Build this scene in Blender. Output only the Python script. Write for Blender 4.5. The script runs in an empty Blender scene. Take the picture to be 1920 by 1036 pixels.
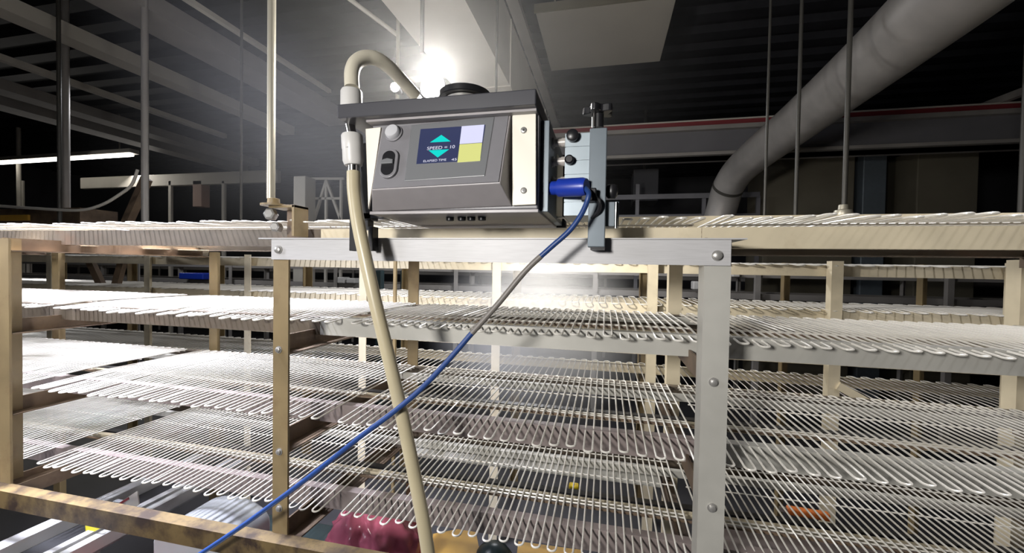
import bpy, bmesh, math, random
from mathutils import Vector, Matrix
random.seed(7)
S = bpy.context.scene
COL = S.collection
R = math.radians

# ------------------------------------------------------------------ camera
F = 777.0
CAM = (Matrix.Rotation(R(12.7), 3, 'Z') @ Matrix.Rotation(R(90 - 1.2), 3, 'X') @ Matrix.Rotation(R(0.95), 3, 'Z'))
cd = bpy.data.cameras.new('camera'); cam = bpy.data.objects.new('camera', cd); COL.objects.link(cam)
cd.sensor_width = 36.0; cd.lens = 36.0 * F / 1920.0; cd.clip_start = 0.02
cam.matrix_world = CAM.to_4x4()
S.camera = cam

def ray(px, py):
    return CAM @ Vector(((px - 960) / F, -(py - 518) / F, -1.0))
def P(px, py, Y):
    r = ray(px, py); return r * (Y / r.y)
def PZ(px, py, Z):
    r = ray(px, py); return r * (Z / r.z)

# ------------------------------------------------------------------ view, world, lights
S.view_settings.view_transform = 'Standard'; S.view_settings.look = 'None'
S.view_settings.exposure = 0.0; S.view_settings.gamma = 1.0
S.cycles.use_denoising = True
S.cycles.max_bounces = 6
S.cycles.sample_clamp_indirect = 4.0
S.cycles.volume_step_rate = 2.0
w = bpy.data.worlds.new('world'); S.world = w; w.use_nodes = True
bg = w.node_tree.nodes['Background']; bg.inputs[0].default_value = (0.50, 0.56, 0.75, 1); bg.inputs[1].default_value = 0.012

def area(name, loc, target, size, power, col, sy=None):
    l = bpy.data.lights.new(name, 'AREA'); l.energy = power; l.color = col
    l.shape = 'RECTANGLE'; l.size = size; l.size_y = sy or size
    o = bpy.data.objects.new(name, l); COL.objects.link(o); o.location = loc
    d = Vector(target) - Vector(loc); o.rotation_euler = d.to_track_quat('-Z', 'Y').to_euler()
    return o
def point(name, loc, power, col, r=0.02):
    l = bpy.data.lights.new(name, 'POINT'); l.energy = power; l.color = col; l.shadow_soft_size = r
    o = bpy.data.objects.new(name, l); COL.objects.link(o); o.location = loc
    return o
area('aisle_lamp_light', (-0.60, -0.75, 0.22), (0.05, 0.8, -0.15), 0.20, 27, (1.0, 0.97, 0.93))
area('left_aisle_light', (-2.1, -0.1, 0.5), (-1.2, 0.9, -0.2), 0.35, 14, (0.90, 0.92, 1.0))
area('overhead_left_light', (-1.45, 0.97, 1.35), (-1.40, 0.97, 0), 1.1, 100, (0.84, 0.86, 1.0), 0.12).data.spread = R(80)
area('overhead_right_light', (1.25, 0.97, 1.35), (1.2, 0.97, 0), 1.1, 15, (0.97, 0.96, 1.0), 0.12).data.spread = R(90)

area('far_rack_fill', (-0.6, 3.3, 1.15), (-0.6, 3.3, 0), 0.5, 45, (0.95, 0.96, 1.0), 0.2)  # added fill without a fixture, brightens the middle of the far racks
area('far_left_aisle_light', (-4.4, 3.3, 1.5), (-4.4, 3.3, 0), 0.5, 22, (0.95, 0.96, 1.0), 0.2)

# ------------------------------------------------------------------ materials
def mat(name, col, rough=0.5, metal=0.0, var=0.0, scale=20.0, dirt=None, dscale=6.0, dlo=0.52, dhi=0.68, bump=0.0, spec=0.5, trans=0.0, stretch=(1, 1, 1)):
    m = bpy.data.materials.new(name); m.use_nodes = True
    nt = m.node_tree; b = nt.nodes['Principled BSDF']
    b.inputs['Base Color'].default_value = (*col, 1); b.inputs['Roughness'].default_value = rough
    b.inputs['Metallic'].default_value = metal; b.inputs['Specular IOR Level'].default_value = spec
    if trans: b.inputs['Transmission Weight'].default_value = trans
    if var or dirt or bump:
        tc = nt.nodes.new('ShaderNodeTexCoord'); mp = nt.nodes.new('ShaderNodeMapping')
        mp.inputs['Scale'].default_value = stretch
        nt.links.new(tc.outputs['Object'], mp.inputs['Vector'])
        n = nt.nodes.new('ShaderNodeTexNoise'); n.inputs['Scale'].default_value = scale; n.inputs['Detail'].default_value = 5
        nt.links.new(mp.outputs[0], n.inputs['Vector'])
        ramp = nt.nodes.new('ShaderNodeValToRGB')
        lo = tuple(max(0, c * (1 - var)) for c in col); hi = tuple(min(1, c * (1 + var)) for c in col)
        ramp.color_ramp.elements[0].position = 0.3; ramp.color_ramp.elements[0].color = (*lo, 1)
        ramp.color_ramp.elements[1].position = 0.7; ramp.color_ramp.elements[1].color = (*hi, 1)
        nt.links.new(n.outputs['Fac'], ramp.inputs[0]); out = ramp.outputs[0]
        if dirt:
            n2 = nt.nodes.new('ShaderNodeTexNoise'); n2.inputs['Scale'].default_value = dscale; n2.inputs['Detail'].default_value = 6
            n2.inputs['Roughness'].default_value = 0.65
            nt.links.new(mp.outputs[0], n2.inputs['Vector'])
            r2 = nt.nodes.new('ShaderNodeValToRGB')
            r2.color_ramp.elements[0].position = dlo; r2.color_ramp.elements[1].position = dhi
            nt.links.new(n2.outputs['Fac'], r2.inputs[0])
            mx = nt.nodes.new('ShaderNodeMix'); mx.data_type = 'RGBA'
            nt.links.new(r2.outputs[0], mx.inputs[0]); nt.links.new(out, mx.inputs[6]); mx.inputs[7].default_value = (*dirt, 1)
            out = mx.outputs[2]
        nt.links.new(out, b.inputs['Base Color'])
        if bump:
            bp = nt.nodes.new('ShaderNodeBump'); bp.inputs['Strength'].default_value = bump; bp.inputs['Distance'].default_value = 0.002
            nt.links.new(n.outputs['Fac'], bp.inputs['Height']); nt.links.new(bp.outputs[0], b.inputs['Normal'])
    return m
def emis(name, col, s):
    m = bpy.data.materials.new(name); m.use_nodes = True; nt = m.node_tree
    b = nt.nodes['Principled BSDF']; b.inputs['Base Color'].default_value = (0, 0, 0, 1); b.inputs['Roughness'].default_value = 0.3
    b.inputs['Emission Color'].default_value = (*col, 1); b.inputs['Emission Strength'].default_value = s
    return m
def srgb(r, g, b):
    f = lambda c: (c / 255 / 12.92) if c / 255 <= 0.04045 else ((c / 255 + 0.055) / 1.055) ** 2.4
    return (f(r), f(g), f(b))

M = dict(
    tan=mat('tan_painted_steel', (0.23, 0.17, 0.085), 0.5, 0, 0.2, 9, (0.16, 0.10, 0.05), 7, 0.56, 0.74, 0.15),
    pale=mat('pale_steel', (0.46, 0.45, 0.41), 0.42, 0.15, 0.08, 14, (0.40, 0.34, 0.25), 5, 0.62, 0.8),
    cream=mat('cream_steel', (0.66, 0.58, 0.42), 0.5, 0, 0.1, 12, (0.35, 0.27, 0.16), 5, 0.58, 0.8),
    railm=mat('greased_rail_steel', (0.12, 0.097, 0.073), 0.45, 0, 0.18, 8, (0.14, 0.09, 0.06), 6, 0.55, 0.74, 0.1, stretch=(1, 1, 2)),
    brown=mat('grimy_brown_steel', (0.16, 0.11, 0.07), 0.6, 0, 0.35, 14, (0.05, 0.03, 0.025), 7, 0.5, 0.7, 0.3),
    stainless=mat('brushed_stainless', (0.50, 0.495, 0.50), 0.5, 0.1, 0.06, 30, stretch=(1, 20, 20)),
    wire=mat('plated_wire', (0.84, 0.81, 0.74), 0.32, 0.2),
    grey=mat('grey_housing', (0.19, 0.186, 0.198), 0.42, 0, 0.04, 40),
    grey2=mat('light_grey_housing', (0.30, 0.28, 0.285), 0.40, 0, 0.04, 40),
    panelg=mat('membrane_panel_grey', (0.16, 0.165, 0.172), 0.38),
    white=mat('off_white_plate', (0.78, 0.74, 0.64), 0.4),
    lid=mat('charcoal_lid', (0.05, 0.05, 0.058), 0.35),
    black=mat('black_plastic', (0.012, 0.012, 0.014), 0.35),
    chrome=mat('chrome', (0.72, 0.70, 0.68), 0.18, 1.0),
    bolt=mat('zinc_bolt', (0.42, 0.41, 0.39), 0.35, 0.6, 0.1, 60),
    satin=mat('satin_metal', (0.62, 0.58, 0.54), 0.3, 0.35),
    blue=mat('blue_plastic', (0.012, 0.04, 0.36), 0.35),
    cableb=mat('blue_cable_sheath', (0.017, 0.050, 0.185), 0.4),
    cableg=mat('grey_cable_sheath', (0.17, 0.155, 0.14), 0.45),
    slate=mat('slate_blue_aluminium', (0.16, 0.19, 0.215), 0.4, 0.3, 0.05, 30),
    slate2=mat('pale_slate_aluminium', (0.36, 0.42, 0.46), 0.4, 0.3, 0.05, 30),
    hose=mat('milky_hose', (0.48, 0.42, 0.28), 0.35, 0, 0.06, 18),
    fitting=mat('white_fitting', (0.58, 0.57, 0.55), 0.4),
    rodd=mat('dark_rod', (0.06, 0.057, 0.05), 0.5, 0.3),
    dark=mat('dark_floor', (0.022, 0.021, 0.023), 0.6, 0, 0.5, 2),
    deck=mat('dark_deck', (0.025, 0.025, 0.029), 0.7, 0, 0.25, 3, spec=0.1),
    wall=mat('dim_wall', (0.09, 0.09, 0.10), 0.8, 0, 0.4, 0.7),
    duct=mat('galvanised_duct', (0.42, 0.40, 0.38), 0.38, 0.5, 0.12, 6, stretch=(1, 1, 1)),
    pipe=mat('dull_pipe', (0.34, 0.32, 0.30), 0.5, 0.2, 0.1, 5),
    beam=mat('pale_painted_beam', (0.55, 0.52, 0.46), 0.6, 0, 0.06, 4),
    beamd=mat('slate_painted_beam', (0.15, 0.148, 0.16), 0.6, 0, 0.06, 4),
    rod=mat('steel_rod', (0.45, 0.42, 0.34), 0.4, 0.5),
    red=mat('red_stripe_paint', (0.20, 0.025, 0.03), 0.6),
    alu=mat('conveyor_aluminium', (0.62, 0.62, 0.63), 0.35, 0.4, 0.06, 20),
    belt=mat('black_belt', (0.01, 0.01, 0.012), 0.6),
    yellow=mat('yellow_plastic', (0.86, 0.62, 0.02), 0.45),
    yellow2=mat('yellow_sticker', (0.9, 0.8, 0.05), 0.5),
    amber=mat('amber_board', (0.72, 0.42, 0.07), 0.5, 0, 0.1, 8),
    orange=mat('orange_tool_plastic', (0.9, 0.22, 0.04), 0.45, 0, 0.2, 60),
    bag=mat('crimson_plastic_film', (0.66, 0.17, 0.26), 0.2, 0, 0.25, 9, bump=0.2),
    redcrate=mat('dark_red_plastic', (0.20, 0.02, 0.02), 0.5),
    motor=mat('pale_grey_cover', (0.40, 0.42, 0.44), 0.45, 0, 0.05, 6),
    teal=mat('dark_teal_plastic', (0.03, 0.05, 0.055), 0.3),
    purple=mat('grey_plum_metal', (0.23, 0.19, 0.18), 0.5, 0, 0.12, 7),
    olive=mat('olive_panel', (0.14, 0.125, 0.09), 0.7, 0, 0.1, 3),
    pinkcol=mat('pale_brick_red', (0.45, 0.3, 0.24), 0.7),
)

# ------------------------------------------------------------------ mesh helpers
class MB:
    def __init__(s): s.v = []; s.f = []
    def add(s, vs, fs):
        o = len(s.v); s.v += [tuple(v) for v in vs]; s.f += [tuple(i + o for i in f) for f in fs]; return s
    def box(s, x0, x1, y0, y1, z0, z1):
        return s.hexa([(x0, y0, z0), (x1, y0, z0), (x1, y1, z0), (x0, y1, z0), (x0, y0, z1), (x1, y0, z1), (x1, y1, z1), (x0, y1, z1)])
    def hexa(s, v):
        return s.add(v, [(0, 3, 2, 1), (4, 5, 6, 7), (0, 1, 5, 4), (1, 2, 6, 5), (2, 3, 7, 6), (3, 0, 4, 7)])
    def prism(s, pts, d):
        n = len(pts); d = Vector(d); vs = [Vector(p) for p in pts] + [Vector(p) + d for p in pts]
        return s.add(vs, [tuple(range(n - 1, -1, -1)), tuple(range(n, 2 * n))] + [(i, (i + 1) % n, n + (i + 1) % n, n + i) for i in range(n)])
    def beam(s, a, b, w, h, up=(0, 0, 1)):
        a, b = Vector(a), Vector(b); d = (b - a).normalized(); u = Vector(up)
        sd = d.cross(u).normalized() * (w / 2); u2 = sd.cross(d).normalized() * (h / 2)
        return s.hexa([a - sd - u2, a + sd - u2, b + sd - u2, b - sd - u2, a - sd + u2, a + sd + u2, b + sd + u2, b - sd + u2])
    def tube(s, pts, r, n=8, cap=True):
        pts = [Vector(p) for p in pts]; o = len(s.v); k = len(pts)
        rs = r if isinstance(r, (list, tuple)) else [r] * k
        t = (pts[1] - pts[0]).normalized()
        u = t.cross(Vector((0, 0, 1)) if abs(t.z) < .9 else Vector((1, 0, 0))).normalized()
        for i, p in enumerate(pts):
            t = ((pts[min(i + 1, k - 1)] - pts[max(i - 1, 0)])).normalized()
            u = (u - t * u.dot(t)).normalized(); v = t.cross(u)
            for j in range(n):
                a = 2 * math.pi * j / n; s.v.append(tuple(p + (u * math.cos(a) + v * math.sin(a)) * rs[i]))
        for i in range(k - 1):
            for j in range(n):
                j2 = (j + 1) % n
                s.f.append((o + i * n + j, o + i * n + j2, o + (i + 1) * n + j2, o + (i + 1) * n + j))
        if cap:
            s.f.append(tuple(o + j for j in range(n - 1, -1, -1))); s.f.append(tuple(o + (k - 1) * n + j for j in range(n)))
        return s
    def cyl(s, a, b, r, n=20, r2=None): return s.tube([a, b], [r, r if r2 is None else r2], n)
    def build(s, name, m, parent=None, smooth=False, bevel=0, seg=2, label=None):
        me = bpy.data.meshes.new(name); me.from_pydata(s.v, [], s.f); me.update()
        bm = bmesh.new(); bm.from_mesh(me); bmesh.ops.recalc_face_normals(bm, faces=bm.faces); bm.to_mesh(me); bm.free()
        me.materials.append(m if not isinstance(m, str) else M[m])
        o = bpy.data.objects.new(name, me); COL.objects.link(o)
        if parent:
            o.parent = parent
            pl = parent
            inv = Vector((0, 0, 0))
            while pl: inv += Vector(pl.location); pl = pl.parent
            o.location = -inv
        if smooth:
            for p in me.polygons: p.use_smooth = True
            me.set_sharp_from_angle(angle=R(38))
        if bevel:
            b = o.modifiers.new('edge', 'BEVEL'); b.width = bevel; b.segments = seg; b.limit_method = 'ANGLE'
        if label: o['label'] = label
        return o
def tag(o, label, cat, group=None, kind=None):
    o['label'] = label; o['category'] = cat
    if group: o['group'] = group
    if kind: o['kind'] = kind
    return o
def thing(name, label, cat, loc=(0, 0, 0), group=None, kind=None):
    o = bpy.data.objects.new(name, None); COL.objects.link(o); o.location = loc; o.empty_display_size = 0.05
    return tag(o, label, cat, group, kind)
def struct(name, mb, m, bevel=0):
    o = mb.build(name, m, bevel=bevel); o['kind'] = 'structure'; return o
def spline(pts, n=8):
    pts = [Vector(p) for p in pts]; out = []
    for i in range(len(pts) - 1):
        p0 = pts[max(i - 1, 0)]; p1 = pts[i]; p2 = pts[i + 1]; p3 = pts[min(i + 2, len(pts) - 1)]
        for k in range(n):
            t = k / n
            out.append(0.5 * ((2 * p1) + (p2 - p0) * t + (2 * p0 - 5 * p1 + 4 * p2 - p3) * t * t + (3 * p1 - p0 - 3 * p2 + p3) * t ** 3))
    out.append(pts[-1]); return out
def lathe(mb, c, ax, prof, n=24):
    """prof: list of (distance along axis, radius)"""
    ax = Vector(ax).normalized(); c = Vector(c)
    u = ax.cross(Vector((0, 0, 1)) if abs(ax.z) < .9 else Vector((1, 0, 0))).normalized(); v = ax.cross(u); o = len(mb.v)
    for d, r in prof:
        for j in range(n):
            a = 2 * math.pi * j / n; mb.v.append(tuple(c + ax * d + (u * math.cos(a) + v * math.sin(a)) * max(r, 1e-4)))
    for i in range(len(prof) - 1):
        for j in range(n):
            j2 = (j + 1) % n; mb.f.append((o + i * n + j, o + i * n + j2, o + (i + 1) * n + j2, o + (i + 1) * n + j))
    mb.f.append(tuple(o + j for j in range(n - 1, -1, -1))); mb.f.append(tuple(o + (len(prof) - 1) * n + j for j in range(n)))
    return mb

FLOOR = -1.5
CEIL = 2.3
# ------------------------------------------------------------------ building shell
struct('floor', MB().box(-14, 9, -3.0, 11, FLOOR - 0.1, FLOOR), 'dark')
mb = MB()
y = -3.0
prof = []
while y < 11:
    prof += [(y, CEIL), (y + 0.14, CEIL), (y + 0.17, CEIL + 0.06), (y + 0.29, CEIL + 0.06)]; y += 0.32
pts = [(-14, yy, zz) for yy, zz in prof] + [(-14, 11, CEIL + 0.2), (-14, -3, CEIL + 0.2)]
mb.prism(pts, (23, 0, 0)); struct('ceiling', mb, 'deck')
struct('wall_back', MB().box(-14, 9, 11, 11.1, FLOOR, CEIL + 0.2), 'wall')
struct('wall_left', MB().box(-14.1, -14, -3, 11, FLOOR, CEIL + 0.2), 'wall')
struct('wall_right', MB().box(9, 9.1, -3, 11, FLOOR, CEIL + 0.2), 'wall')
struct('wall_front', MB().box(-14, 9, -3.1, -3, FLOOR, CEIL + 0.2), 'wall')

# ------------------------------------------------------------------ racks
TIERS = [(0.043, 0.082), (-0.163, -0.122), (-0.365, -0.322), (-0.567, -0.522)]   # rail bottom, top
def upright(x, y, z0, z1, face=0.040, side=0.040, flip=False):
    """angle iron: front flange facing the aisle, side flange running back from its left edge"""
    t = 0.005; m_ = MB()
    xs = x - face / 2
    dy = -side if flip else side
    pts = [(xs, y, z0), (xs + face, y, z0), (xs + face, y + math.copysign(t, dy), z0), (xs + t, y + math.copysign(t, dy), z0), (xs + t, y + dy, z0), (xs, y + dy, z0)]
    m_.prism(pts, (0, 0, z1 - z0)); return m_
def channel(x0, x1, y, z0, z1, depth=0.022):
    t = 0.003; s = 1 if depth > 0 else -1
    pts = [(x0, y, z0), (x0, y, z1), (x0, y + depth, z1), (x0, y + depth, z1 - t), (x0, y + s * t, z1 - t), (x0, y + s * t, z0 + t), (x0, y + depth, z0 + t), (x0, y + depth, z0)]
    return MB().prism(pts, (x1 - x0, 0, 0))

XR0, XR1 = -2.6, 1.75
rk = thing('cooling_rack', 'nearest tan steel rack frame with wire shelves, its posts flanking the control box', 'rack', (0, 0.72, FLOOR))
for x, z0, mm, lb in [(-1.447, -0.56, 'tan', 'rust stained tan post at the left edge'), (-0.645, -0.556, 'tan', 'rust stained tan post left of the pale hose'),
                      (0.175, FLOOR, 'pale', 'clean pale grey post at the right end of the mounting bar'), (0.995, FLOOR, 'tan', None)]:
    upright(x, 0.72, z0, 0.045 if x > -1.4 else 0.052, face=0.036 if x < 0 else 0.040).build('upright', mm, rk, label=lb)
for x in (-2.21, -1.413, -0.612, 0.195, 1.0):
    upright(x, 1.25, FLOOR, 0.04, face=0.036).build('rear_upright', 'tan' if x < 0 else 'cream', rk)
# bolts on the posts
for px, py, Y in [(523, 655, .72), (524, 846, .72), (524, 952, .72), (1338, 716, .72), (1335, 951, .72)]:
    c = P(px, py, Y); b = MB(); lathe(b, c, (0, -1, 0), [(0, .0075), (0.0015, .0075), (0.0015, .0055), (0.005, .0050), (0.0058, .003)], 16)
    b.build('bolt', 'bolt', rk, True)
for i, (a, b) in enumerate(TIERS):
    for j, (xa_, xb_) in enumerate([(XR0, -1.4475), (-1.4465, -0.6455), (-0.6445, 0.1745), (0.1755, XR1)]):
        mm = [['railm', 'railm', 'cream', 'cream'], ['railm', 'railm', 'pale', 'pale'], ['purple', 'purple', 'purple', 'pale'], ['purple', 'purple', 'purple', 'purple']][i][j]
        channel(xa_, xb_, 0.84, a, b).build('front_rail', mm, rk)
    channel(XR0, XR1, 1.245, a, b - 0.002, -0.02).build('back_rail', 'railm', rk)
    MB().box(XR0, XR1, 0.958, 0.972, b - 0.020, b - 0.010).build('slide_rail', 'cream', rk)
    MB().box(XR0, XR1, 0.915, 0.919, b - 0.004, b + 0.0005).build('kink_bar', 'brown', rk)
    MB().box(XR0, XR1, 1.135, 1.150, b - 0.016, b + 0.001).build('support_bar', 'pale', rk)
    if i:
        MB().box(XR0, XR1, 0.985, 1.005, b - 0.020, b - 0.012).build('drip_strip', 'black', rk)
    for x in (-2.245, -1.447, -0.645, 0.175, 0.995):
        xo = x - 0.016
        m_ = MB().box(xo - .002, xo + 0.002, 0.727, 1.25, a - 0.02, b - 0.028)
        m_.box(xo - .002, xo + 0.032, 0.727, 1.25, a - 0.023, a - 0.02)
        m_.build('cross_arm', 'brown', rk)
# base frame on the left
mb = MB().prism([(-2.3, .692, -.598), (-2.3, .696, -.598), (-2.3, .696, -.560), (-2.3, .722, -.560), (-2.3, .722, -.556), (-2.3, .692, -.556)], (3.7, 0, 0))
mb.build('base_beam', mat('rust_speckled_base', (0.125, 0.085, 0.033), 0.55, 0, 0.3, 14, (0.03, 0.017, 0.01), 13, 0.44, 0.60, 0.4), rk)
mb = MB().box(-1.475, -1.43, 0.40, 1.25, -0.60, -0.565)
mb.build('base_arm', 'brown', rk)
for x in (-2.25, 1.35):
    MB().box(x, x + .04, 0.70, 0.74, FLOOR, -0.56).build('base_leg', 'brown', rk)
MB().box(-0.95, XR1, 1.222, 1.234, 0.099, 0.150).build('back_stop', 'cream', rk)
MB().box(-0.56, 0.15, 1.09, 1.2, -0.546, -0.541).build('pale_plate', 'pale', rk)

# stainless mounting bar
bar = thing('mounting_bar', 'grey stainless angle bar bolted across two posts under the control box', 'bar', (-0.235, 0.70, 0.01))
xl, xr = -0.664, 0.193
mb = MB(); mb.prism([(xl, 0.7155, 0.009), (xl, 0.7195, 0.009), (xl, 0.7195, 0.046), (xl, 0.80, 0.046), (xl, 0.80, 0.050), (xl, 0.7155, 0.050)], (xr - xl, 0, 0))
mb.build('angle', 'stainless', bar)
mb = MB().box(xl - 0.028, xr + 0.022, 0.712, 0.80, 0.0503, 0.0525); mb.build('top_strip', 'stainless', bar, label='thin pale strip along the top of the bar')
for px, py in [(523, 468), (1345, 479)]:
    c = P(px, py, 0.7155); b = MB(); lathe(b, c, (0, -1, 0), [(0, .0085), (0.002, .0085), (0.002, .0066), (0.006, .0064), (0.0072, .004)], 18)
    b.build('bolt', 'bolt', bar, True)

# ------------------------------------------------------------------ wire shelves
def serpentine(x0, x1, z, yf=0.765, yb=1.232, yk=0.918, droop=0.009, pitch=0.0158, r=0.0020, n=6, jit=0.004):
    k = int((x1 - x0) / pitch); k -= k % 2
    pts = []
    rr = pitch / 2
    for i in range(0, k, 2):
        xa = x0 + i * pitch; xb = xa + pitch
        j = random.uniform(-jit, jit); dz = droop + random.uniform(-.003, .003)
        def at(x, y):
            s_ = 0 if y >= yk else (yk - y) / (yk - yf)
            return (x, y, z - dz * s_)
        f = yf + j
        back = yb - 0.006
        pts += [at(xa, back - 0.01), at(xa, yk + .004), at(xa, yk - .004), at(xa, f + rr)]
        for q in range(1, 6):
            a = math.pi * q / 6; pts.append(at(xa + rr - rr * math.cos(a), f + rr - rr * math.sin(a)))
        pts += [at(xb, f + rr), at(xb, yk - .004), at(xb, yk + .004), at(xb, back - 0.01)]
        if i + 2 < k:
            for q in range(1, 4):
                a = math.pi * q / 4; pts.append((xb + rr - rr * math.cos(a), back - 0.01 + rr * math.sin(a), z))
    return MB().tube(pts, r, n), x0, x0 + (k - 1) * pitch
BAYS = [(-2.55, -1.475, 'far left past the leftmost post'), (-1.425, -0.552, 'in the bay left of the hose'), (-0.538, 0.196, 'below the control box'), (0.204, 1.45, 'right of the pale grey post')]
TN = ['top level', 'second level down', 'third level down', 'lowest level']
for ti, (a, b) in enumerate(TIERS):
    z = b + 0.0035 + (0.013 if ti == 0 else 0)
    for bi, (x0, x1, bn) in enumerate(BAYS):
        t = thing('wire_shelf', 'looped wire grid shelf, %s, %s' % (TN[ti], bn), 'wire shelf', ((x0 + x1) / 2, 0.98, z), 'looped wire grid shelves of the near rack')
        sm, xa, xb = serpentine(x0, x1, z, yf=(0.80 if ti == 0 else (0, 0.80, 0.757, 0.763)[ti]), droop=(0.002 if ti == 0 else 0.009))
        sm.build('looped_wire', 'wire', t, True)
        cr = MB()
        for yy in (0.925, 0.938, 1.06, 1.185, 1.205):
            cr.tube([(xa - .004, yy, z - 0.0032), (xb + .004, yy, z - 0.0032)], 0.0016, 6)
        cr.build('cross_wires', 'wire', t, True)

# second rack behind, and further racks
def far_rack(y0, depth, xs, xr, zs, label, tiers, post, railw, shelf=True, mats=None, ztop=0.03):
    rk2 = thing('cooling_rack', label, 'rack', (xs[len(xs) // 2], y0, FLOOR))
    for x in xs:
        upright(x, y0, FLOOR, TIERS[0][1] + zs + ztop, face=0.046, side=.046).build('upright', mats[0], rk2)
        upright(x, y0 + depth, FLOOR, TIERS[0][1] + zs + ztop, face=0.046, side=-.046).build('rear_upright', mats[1], rk2)
    for i in tiers:
        a, b = TIERS[i]
        channel(xr[0], xr[1], y0 + 0.05, a + zs, b + zs + 0.012).build('front_rail', mats[2], rk2)
        channel(xr[0], xr[1], y0 + depth - 0.05, a + zs, b + zs + 0.01, -.02).build('back_rail', mats[2], rk2)
    if shelf:
        for i in tiers:
            a, b = TIERS[i]
            sm, xa, xb = serpentine(xr[0], xr[1], b + zs + 0.017, y0 + 0.0, y0 + depth - 0.06, y0 + .12, 0.006, 0.034, 0.003, 4, 0.0)
            sm.build('wire_deck', 'wire', rk2)
    return rk2
r2 = far_rack(2.12, 0.55, [-4.6, -3.81, -2.93, -2.14, -1.35, -0.561, 0.227, 1.009, 1.667, 2.5], (-5.2, 3.2), -0.058, 'pale second rack standing directly behind the nearest rack', (0, 1, 2, 3), .046, .05, True, ('cream', 'tan', 'cream'))
for pp in [[(110, 474), (130, 461), (184, 461), (170, 474)], [(253, 477), (268, 466), (320, 467), (306, 479)], [(324, 480), (334, 468), (392, 469), (390, 482)], [(16, 470), (16, 456), (62, 458), (50, 472)]]:
    MB().prism([PZ(x, y, 0.0415) for x, y in pp], (0, 0, .0012)).build('lit_underside_patch', 'cream', r2)  # lit patches of the rack's underside, built as cream slabs
a, b = P(1570, 722, 2.12), P(1652, 768, 2.12)
MB().beam(a, b, 0.02, 0.035).build('brace', 'cream', r2)
for pa, pb in [((165, 480), (200, 555)), ((232, 482), (200, 600))]:
    MB().beam(P(*pa, 2.3), P(*pb, 2.3), 0.03, 0.055).build('brace', 'brown', r2)
far_rack(4.3, 0.6, [-9.2, -7.6, -6.1, -4.6, -3.1, -1.6, -0.1, 1.4, 2.9, 4.4], (-11, 6), -0.10, 'dim third rack further back behind the second rack', (0, 1, 2), .046, .05, False, ('pipe', 'pipe', 'pipe'))
far_rack(7.2, 0.6, [-12, -9.6, -7.2, -4.8, -2.4, 0, 2.4, 4.8, 7.2], (-13, 8.6), -0.2, 'dark rack row furthest back near the rear wall', (0, 1), .046, .05, False, ('pipe', 'pipe', 'pipe'))

# ------------------------------------------------------------------ control box (fogger)
fg = thing('control_box', 'grey control box with lit touch screen mounted above the stainless bar', 'control unit', (-0.25, 0.75, 0.09))
Yf, Yc, Yb = 0.655, 0.612, 0.92
zb = 0.0885; zt = 0.245
X0 = P(697, 400, Yf).x; X1 = P(1008, 390, Yf).x
MB().box(X0, X1, Yf, Yb, zb + 0.006, zt).build('housing', 'grey', fg, bevel=0.002)
MB().box(X0 - .002, X1 + .002, Yf - 0.004, Yb, zb, zb + 0.0055).build('bottom_plate', 'grey2', fg, bevel=0.001)
# console wedge
TL, TR = P(716, 239, Yf - .004), P(958, 214, Yf - .004)
BL, BR = P(697, 356, Yc), P(938, 343, Yc)
LB, RB = P(698, 396, Yf - .003), P(960, 386, Yf - .003)
bk = Vector((0, 0.02, 0))
RT2 = P(968, 214, Yf)
mb = MB()
mb.add([TL, TR, BR, BL, LB, RB, TL + bk, TR + bk, LB + bk, RB + bk],
       [(0, 1, 2, 3), (3, 2, 5, 4), (1, 7, 9, 5, 2), (0, 3, 4, 8, 6), (0, 6, 7, 1), (4, 5, 9, 8), (6, 8, 9, 7)])
mb.build('console', 'grey2', fg, bevel=0.0015)
# frame of the slanted panel
pn = (BL - TL).cross(TR - TL).normalized()
if pn.y > 0: pn = -pn
def Q(px, py, off=0.0):
    r = ray(px, py); o = TL + pn * off
    return r * (o.dot(pn) / r.dot(pn))
def qpoly(pts, t, name, m, parent, bevel=0, label=None):
    return MB().prism([Q(x, y, 0.0) for x, y in pts], pn * t).build(name, m, parent, bevel=bevel, label=label)
fpan = qpoly([(719, 240), (954, 216), (935, 341), (699, 354)], 0.0012, 'front_panel', 'grey', fg)
qpoly([(772, 236), (928, 220), (910, 331), (759, 341)], 0.0024, 'screen_bezel', 'panelg', fg, 0.0012)
scr = qpoly([(790, 244), (911, 236), (901, 302), (782, 309)], 0.0030, 'screen', emis('screen_navy', srgb(58, 64, 98), 1.0), fg)
qpoly([(867, 239), (909, 236), (905, 269), (863, 272)], 0.0034, 'status_tile', emis('screen_lilac', srgb(226, 226, 255), 1.0), scr)
qpoly([(863, 273), (905, 270), (901, 303), (859, 306)], 0.0034, 'action_tile', emis('screen_yellow', srgb(224, 226, 140), 1.0), scr)
cy_ = emis('screen_cyan', srgb(20, 222, 212), 1.0)
qpoly([(829, 255), (846, 267), (808, 269)], 0.0034, 'up_arrow', cy_, scr)
qpoly([(805, 284), (843, 282), (822, 297)], 0.0034, 'down_arrow', cy_, scr)
tx_m = emis('screen_text_white', srgb(232, 232, 250), 1.0)
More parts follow.
